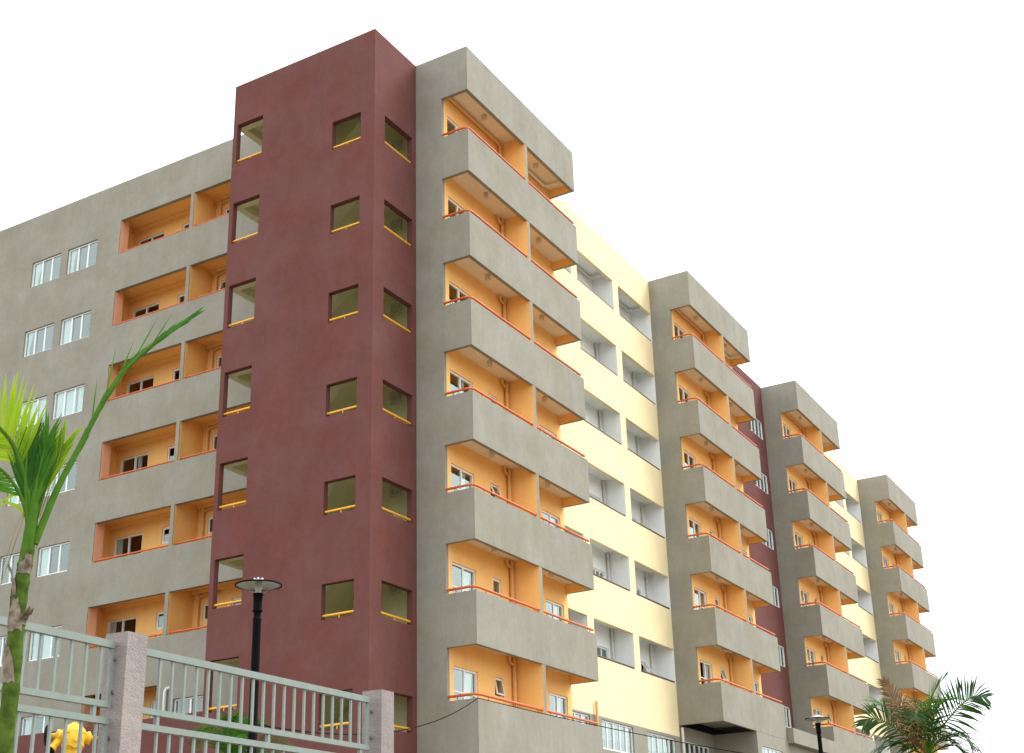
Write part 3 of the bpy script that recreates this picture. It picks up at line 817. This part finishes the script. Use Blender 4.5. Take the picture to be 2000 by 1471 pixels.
# ================================================================== PALMS
def bez(pts, n):
    """smooth curve through points (Catmull-Rom)"""
    P = [Vector(p) for p in pts]; P = [P[0] * 2 - P[1]] + P + [P[-1] * 2 - P[-2]]
    out = []; segs = len(P) - 3
    for i in range(n + 1):
        t = i / n * segs; k = min(int(t), segs - 1); u = t - k
        a, b, c, d = P[k:k + 4]
        out.append(0.5 * ((2 * b) + (c - a) * u + (2 * a - 5 * b + 4 * c - d) * u * u + (3 * b - a - 3 * c + d) * u ** 3))
    return out
def leaflet(g, p, dr, ln, wd, droop, mi, rnd, nrm, segs=4):
    dr = dr.normalized(); sid = dr.cross(nrm)
    if sid.length < 1e-3: sid = dr.cross(Vector((1, 0, 0)))
    sid.normalize(); up = sid.cross(dr)
    v = []; f = []
    q = Vector(p); d = dr.copy()
    for i in range(segs + 1):
        s = i / segs
        w = wd * (0.55 + 0.9 * s if s < 0.5 else 1.0 * (1 - s) * 2) * 0.5
        w = max(w, wd * 0.04)
        v += [q - sid * w, q + up * w * 0.35, q + sid * w]
        d = (d + Vector((0, 0, -droop * (0.4 + s)))).normalized()
        q = q + d * ln / segs
    for i in range(segs):
        a = i * 3; f += [(a, a + 1, a + 4, a + 3), (a + 1, a + 2, a + 5, a + 4)]
    g.add(v, f, mi)
def frond(parent, pts, n, ln, wd, mat, rnd, spread=55, start=0.15, droop=0.12, lift=0.25, r0=0.012, up=Vector((0, 0, 1)), tipang=22, profile=None, sides=(1, -1), rmat=None, jitter=0.15):
    c = bez(pts, 40)
    g = Geo(); g.tube(c, [r0 * (1 - 0.85 * i / 40) for i in range(41)], 6, 1)
    for i in range(n):
        s = start + (1 - start) * (i + 0.5) / n
        k = s * 40; j = min(int(k), 39); p = c[j].lerp(c[j + 1], k - j); t = (c[j + 1] - c[j]).normalized()
        side = t.cross(up)
        if side.length < 1e-3: side = Vector((1, 0, 0))
        side.normalize(); nrm = side.cross(t)
        env = profile(s) if profile else math.sin(math.pi * (0.18 + 0.76 * s)) ** 0.7
        for sg in sides:
            a = math.radians((spread * (1 - s) + tipang * s) * rnd.uniform(0.85, 1.15))
            d = t * math.cos(a) + side * sg * math.sin(a) + nrm * (lift + rnd.uniform(-jitter, jitter))
            leaflet(g, p, d, ln * env * rnd.uniform(0.85, 1.1), wd * rnd.uniform(0.8, 1.15), droop * rnd.uniform(0.6, 1.4), 0, rnd, nrm)
    return g.build('frond', [mat, rmat or M['rachis']], parent)

rnd = random.Random(3)
# -- near young palm at the left edge
PL = thing('palm_tree', 'young slender palm with bright green fronds growing in front of the fence at the left', 'palm', (14.75, -24.9, -2.6))
tp = [(14.75, -24.9, -2.65), (14.62, -25.06, -1.4), (14.50, -25.20, -0.6), (14.46, -25.24, 0.05), (14.46, -25.24, 0.42), (14.45, -25.24, 0.85), (14.455, -25.235, 1.11), (14.465, -25.225, 1.3)]
tc = bez(tp[1:], 60)
g = Geo()
rad = []
for i, p in enumerate(tc):
    s = i / 60
    r = 0.056 - 0.014 * s
    ringpos = [0.50, 0.565, 0.66, 0.74, 0.815, 0.90]
    for q in ringpos: r += 0.006 * math.exp(-((s - q) / 0.010) ** 2)
    rad.append(r)
g.tube(tc, rad, 16); g.tube(bez([tp[0], (14.69, -24.98, -2.0), tp[1]], 10), [0.085, 0.08, 0.075, 0.07, 0.067, 0.064, 0.062, 0.06, 0.058, 0.057, 0.056], 16); g.build('trunk', M['trunk'], PL)
def sheath(s0, s1, out, an):
    g = Geo(); v = []; f = []
    n = 7
    for j in range(6):
        s = s0 + (s1 - s0) * j / 5; p = tc[min(int(s * 60), 60)]; r = rad[min(int(s * 60), 60)] + 0.004 + out * (j / 5) ** 2
        wide = 1.35 * (1 - 0.75 * (j / 5) ** 1.3)
        for k in range(n):
            q = an + wide * (k / (n - 1) - 0.5) * 1.6 + rnd.uniform(-.08, .08)
            v.append((p.x + r * math.cos(q), p.y + r * math.sin(q), p.z + rnd.uniform(-.012, .012)))
    for j in range(5):
        for k in range(n - 1): a = j * n + k; f.append((a, a + 1, a + n + 1, a + n))
    g.add(v, f, 0, True); g.build('leaf_sheath', M['sheath'], PL)
sheath(0.76, 0.905, 0.05, -2.4); sheath(0.64, 0.74, 0.012, -1.2); sheath(0.70, 0.83, 0.035, 2.9); sheath(0.86, 0.95, 0.02, -0.6); sheath(0.52, 0.60, 0.02, -1.5); sheath(0.66, 0.70, 0.05, 0.2)
cs_ = bez([(14.463, -25.228, 1.28), (14.47, -25.222, 1.45), (14.475, -25.22, 1.62), (14.475, -25.22, 1.74)], 12)
g = Geo(); g.tube(cs_, [0.042, 0.041, 0.040, 0.039, 0.037, 0.035, 0.033, 0.030, 0.027, 0.023, 0.018, 0.012, 0.006], 14); g.build('crown_shaft', M['rachis'], PL)
R_ = Vector((0.879, 0.476, 0)); F_ = Vector((-0.476, 0.879, 0))
A = [(14.49, -25.20, 1.33), (14.56, -25.13, 1.68), (14.63, -25.05, 1.96), (14.72, -24.96, 2.29), (14.82, -24.86, 2.56), (14.96, -24.73, 2.78), (15.05, -24.64, 2.9), (15.12, -24.58, 2.98)]
frond(PL, A, 64, 0.22, 0.017, M['leaf'], rnd, spread=6, start=0.22, droop=0.0, lift=0.01, r0=0.026, tipang=9, up=F_ * -1 + Vector((0, 0, .4)), profile=lambda s: 0.75 if s < .8 else 0.5, jitter=0.04)
frond(PL, A[2:6], 5, 0.36, 0.012, M['leaf'], rnd, sides=(-1,), spread=20, start=0.1, droop=0.0, lift=0.0, r0=0.010, tipang=16, up=F_ * -1, profile=lambda s: 1.0, jitter=0.1)
Bf = [(14.47, -25.225, 1.46), (14.435, -25.265, 1.72), (14.38, -25.33, 1.93), (14.30, -25.42, 2.08), (14.18, -25.55, 2.20), (14.02, -25.72, 2.28)]
frond(PL, Bf, 26, 0.43, 0.028, M['leaf_bright'], rnd, spread=40, start=0.30, droop=0.01, lift=0.02, r0=0.020, tipang=40, up=F_ * -1, profile=lambda s: 0.75 + 0.25 * math.sin(math.pi * s), sides=(1,), jitter=0.16)
frond(PL, [p for p in Bf], 26, 0.46, 0.032, M['leaf_bright'], rnd, spread=52, start=0.30, droop=0.10, lift=0.04, r0=0.012, tipang=40, up=F_ * -1, profile=lambda s: 0.8, sides=(-1,), jitter=0.16)
Bf2 = [(14.465, -25.225, 1.42), (14.43, -25.29, 1.62), (14.36, -25.40, 1.78), (14.24, -25.54, 1.86), (14.10, -25.70, 1.84)]
frond(PL, Bf2, 20, 0.42, 0.030, M['leaf'], rnd, sides=(-1,), spread=48, start=0.25, droop=0.08, lift=0.05, r0=0.016, tipang=35, up=F_ * -1, profile=lambda s: 0.6 + 0.4 * math.sin(math.pi * s))
Cf = [(14.475, -25.22, 1.42), (14.475, -25.225, 1.66), (14.485, -25.21, 1.86), (14.50, -25.19, 2.02)]
frond(PL, Cf, 24, 0.32, 0.024, M['leaf'], rnd, spread=17, start=0.10, droop=0.005, lift=0.0, r0=0.022, tipang=13, up=F_ * -1, profile=lambda s: 1.0 - 0.35 * s, jitter=0.12)
Cf2 = [(14.478, -25.21, 1.46), (14.50, -25.17, 1.70), (14.525, -25.13, 1.88), (14.55, -25.10, 2.0)]
frond(PL, Cf2, 24, 0.27, 0.022, M['leaf_bright'], rnd, spread=17, start=0.25, droop=0.005, lift=0.05, r0=0.018, tipang=17, up=F_ * -1, profile=lambda s: 1.0 - 0.3 * s)
Cf3 = [(14.46, -25.24, 1.44), (14.44, -25.27, 1.66), (14.43, -25.28, 1.84), (14.43, -25.28, 2.0)]
frond(PL, Cf3, 14, 0.34, 0.022, M['leaf_deep'], rnd, spread=18, start=0.2, droop=0.01, lift=-0.05, r0=0.018, tipang=16, up=F_ * -1, profile=lambda s: 1.0 - 0.3 * s)
for pts in ([(14.46, -25.235, 1.46), (14.42, -25.28, 1.55), (14.37, -25.33, 1.585), (14.30, -25.42, 1.60)], [(14.46, -25.235, 1.56), (14.42, -25.28, 1.65), (14.37, -25.33, 1.63), (14.33, -25.38, 1.53), (14.31, -25.40, 1.45)], [(14.47, -25.23, 1.60), (14.43, -25.27, 1.72), (14.40, -25.30, 1.66), (14.38, -25.32, 1.55)]):
    c = bez(pts, 10); g = Geo()
    for i in range(10):
        w0, w1 = 0.020 * (1 - (i / 10) ** 2), 0.020 * (1 - ((i + 1) / 10) ** 2) + 0.0008
        s0 = Vector((0, 0, 1)); g.add([c[i] - s0 * w0, c[i] + s0 * w0 * .6, c[i + 1] + s0 * w1 * .6, c[i + 1] - s0 * w1], [(0, 1, 2, 3)])
    g.build('leaflet', [M['leaf_bright']], PL)
g = Geo()
for a, b, cc in (((14.44, -25.26, 1.52), (14.40, -25.31, 1.2), (14.33, -25.38, 0.75)), ((14.46, -25.24, 1.58), (14.42, -25.29, 1.45), (14.38, -25.33, 1.15)), ((14.50, -25.19, 1.3), (14.53, -25.16, 1.65), (14.56, -25.12, 1.8)), ((14.5, -25.19, 1.5), (14.56, -25.13, 1.95), (14.55, -25.14, 2.2))):
    g.tube(bez([a, b, cc], 10), [0.0035 * (1 - i / 14) for i in range(11)], 5)
g.build('dry_fibre', M['stalk_tan'], PL)

# -- palm at the right edge, far
PR = thing('palm_tree', 'bushy feather palm with brown dead fronds and drooping dark green leaves at the lower right', 'palm', (13.56, 3.91, GZ))
tb = bez([(13.50, 3.95, GZ - 0.1), (13.54, 3.92, 0.9), (13.56, 3.91, 1.8), (13.56, 3.91, 2.55)], 30)
g = Geo(); g.tube(tb, [0.15 - 0.04 * i / 30 + (0.012 if i % 3 == 0 else 0) for i in range(31)], 14); g.build('trunk', M['sheath'], PR)
c0 = Vector((13.56, 3.91, 2.60))
def fr(pts, mat, **kw):
    a = dict(n=30, ln=0.85, wd=0.042, spread=60, start=0.20, droop=0.20, lift=0.16, r0=0.030, tipang=34); a.update(kw)
    n = a.pop('n'); ln = a.pop('ln'); wd = a.pop('wd')
    return frond(PR, pts, n, ln, wd, mat, rnd, **a)
fr([c0, (13.75, 3.95, 3.03), (14.17, 4.04, 3.48), (14.49, 4.10, 3.77), (14.78, 4.15, 3.93), (15.05, 4.2, 3.87)], M['leaf_dark'], up=Vector((.4, -.8, .45)), ln=0.8, wd=0.05, tipang=45, spread=70)
fr([c0, (13.41, 3.88, 2.78), (13.11, 3.81, 3.10), (12.74, 3.72, 3.42), (12.41, 3.64, 3.56), (12.15, 3.58, 3.40)], M['leaf_dark'], up=Vector((.4, -.8, .45)), ln=0.75, wd=0.05, tipang=45, spread=65)
fr([c0, (13.33, 3.80, 2.93), (13.21, 3.75, 3.43), (12.98, 3.70, 3.93), (12.75, 3.66, 4.46)], M['leaf_dry'], lift=-0.05, droop=0.16, wd=0.045, ln=0.52, n=32, up=Vector((.3, -1, 0)), rmat=M['leaf_dry'])
fr([c0, (13.62, 3.93, 3.1), (13.74, 3.95, 3.80), (13.95, 4.0, 4.2), (14.21, 4.04, 4.46)], M['leaf'], spread=30, tipang=18, droop=0.02, ln=0.6)
fr([c0, (13.70, 3.85, 3.1), (13.90, 3.80, 3.65), (14.25, 3.78, 3.85), (14.50, 3.78, 3.70)], M['leaf'], spread=40)
fr([c0, (13.33, 3.95, 2.93), (12.77, 4.0, 3.64), (12.54, 4.02, 3.92), (12.32, 4.04, 3.86)], M['leaf'], n=26)
fr([c0, (13.50, 4.10, 3.1), (13.45, 4.4, 3.7), (13.40, 4.8, 4.0), (13.35, 5.2, 3.9)], M['leaf_dark'])
fr([c0, (13.60, 3.65, 3.0), (13.62, 3.3, 3.4), (13.64, 2.9, 3.5), (13.66, 2.5, 3.3)], M['leaf_dark'])
fr([c0, (13.75, 3.75, 2.8), (14.1, 3.6, 3.0), (14.5, 3.5, 2.95), (14.8, 3.4, 2.6)], M['leaf_dark'])
fr([c0, (13.35, 3.75, 2.7), (13.0, 3.6, 2.9), (12.6, 3.5, 2.8), (12.35, 3.45, 2.4)], M['leaf_dark'])
fr([c0, (13.75, 4.1, 2.75), (14.1, 4.3, 2.85), (14.45, 4.5, 2.6)], M['leaf_dark'], n=24)
fr([c0, (13.5, 3.7, 2.6), (13.3, 3.4, 2.5), (13.15, 3.2, 2.1)], M['leaf_dry'], n=22, ln=0.45, rmat=M['leaf_dry'])
fr([c0, (13.45, 3.85, 3.0), (13.40, 3.80, 3.5), (13.30, 3.75, 3.75), (13.10, 3.70, 3.72)], M['stalk_tan'], n=26, ln=0.4, wd=0.03, droop=0.3, rmat=M['stalk_tan'])
fr([c0, (13.55, 3.80, 3.0), (13.62, 3.75, 3.45), (13.75, 3.72, 3.6), (13.9, 3.7, 3.5)], M['stalk_tan'], n=26, ln=0.38, wd=0.03, droop=0.3, rmat=M['stalk_tan'])
g = Geo()
for i in range(75):
    o = c0 + Vector((rnd.uniform(-.45, .20), rnd.uniform(-.8, -.2), rnd.uniform(0.45, 1.15)))
    d = Vector((rnd.uniform(-1, 1), rnd.uniform(-1, 1), rnd.uniform(-.2, 1))).normalized() * rnd.uniform(.12, .3)
    g.tube(bez([o, o + d * .5, o + d + Vector((0, 0, -.12))], 5), 0.012, 4)
g.build('flower_stalk', M['stalk_tan'], PR)['kind'] = 'stuff'

# -- small palms behind the fence
def cycad(x, y, zc, n, ln, mats, label, cat='plant', hgt=None):
    P = thing('palm_shrub', label, cat, (x, y, GZ), 'small palms planted behind the fence')
    g = Geo(); g.tube([(x, y, GZ - .05), (x, y, zc * .5), (x, y, zc)], [0.13, 0.11, 0.10], 10); g.build('trunk', M['sheath'], P)
    for i in range(n):
        an = i * 2.4 + rnd.uniform(-.2, .2); e = rnd.uniform(0.15, 1.25)
        d = Vector((math.cos(an) * math.cos(e), math.sin(an) * math.cos(e), math.sin(e)))
        o = Vector((x, y, zc)); L = ln * rnd.uniform(.8, 1.1)
        pts = [o, o + d * L * .35, o + d * L * .7 + Vector((0, 0, -.06 * L)), o + d * L + Vector((0, 0, -.30 * L))]
        frond(P, pts, 24, L * 0.33, 0.018, mats[i % len(mats)], rnd, spread=58, start=0.15, droop=0.10, lift=0.22, r0=0.009, tipang=30)
cycad(7.85, -14.95, 1.32, 24, 1.0, [M['leaf_deep'], M['leaf_dark'], M['leaf_deep']], 'green shrubby palm behind the nearer lamp post, taller of those by the maroon tower')
cycad(8.00, -13.55, 0.95, 22, 0.85, [M['leaf_dark'], M['leaf_deep'], M['stalk_tan']], 'low dark palm with yellowish tips right of the nearer lamp post')
cycad(9.95, -18.05, 0.35, 16, 0.75, [M['leaf_dark'], M['leaf_dry'], M['leaf']], 'low brownish palm behind the fence between the pebbledash post and lamp post')
cycad(8.35, -18.55, 0.55, 14, 0.7, [M['leaf_dark'], M['leaf']], 'small dark green plant right beside the yellow hydrant')
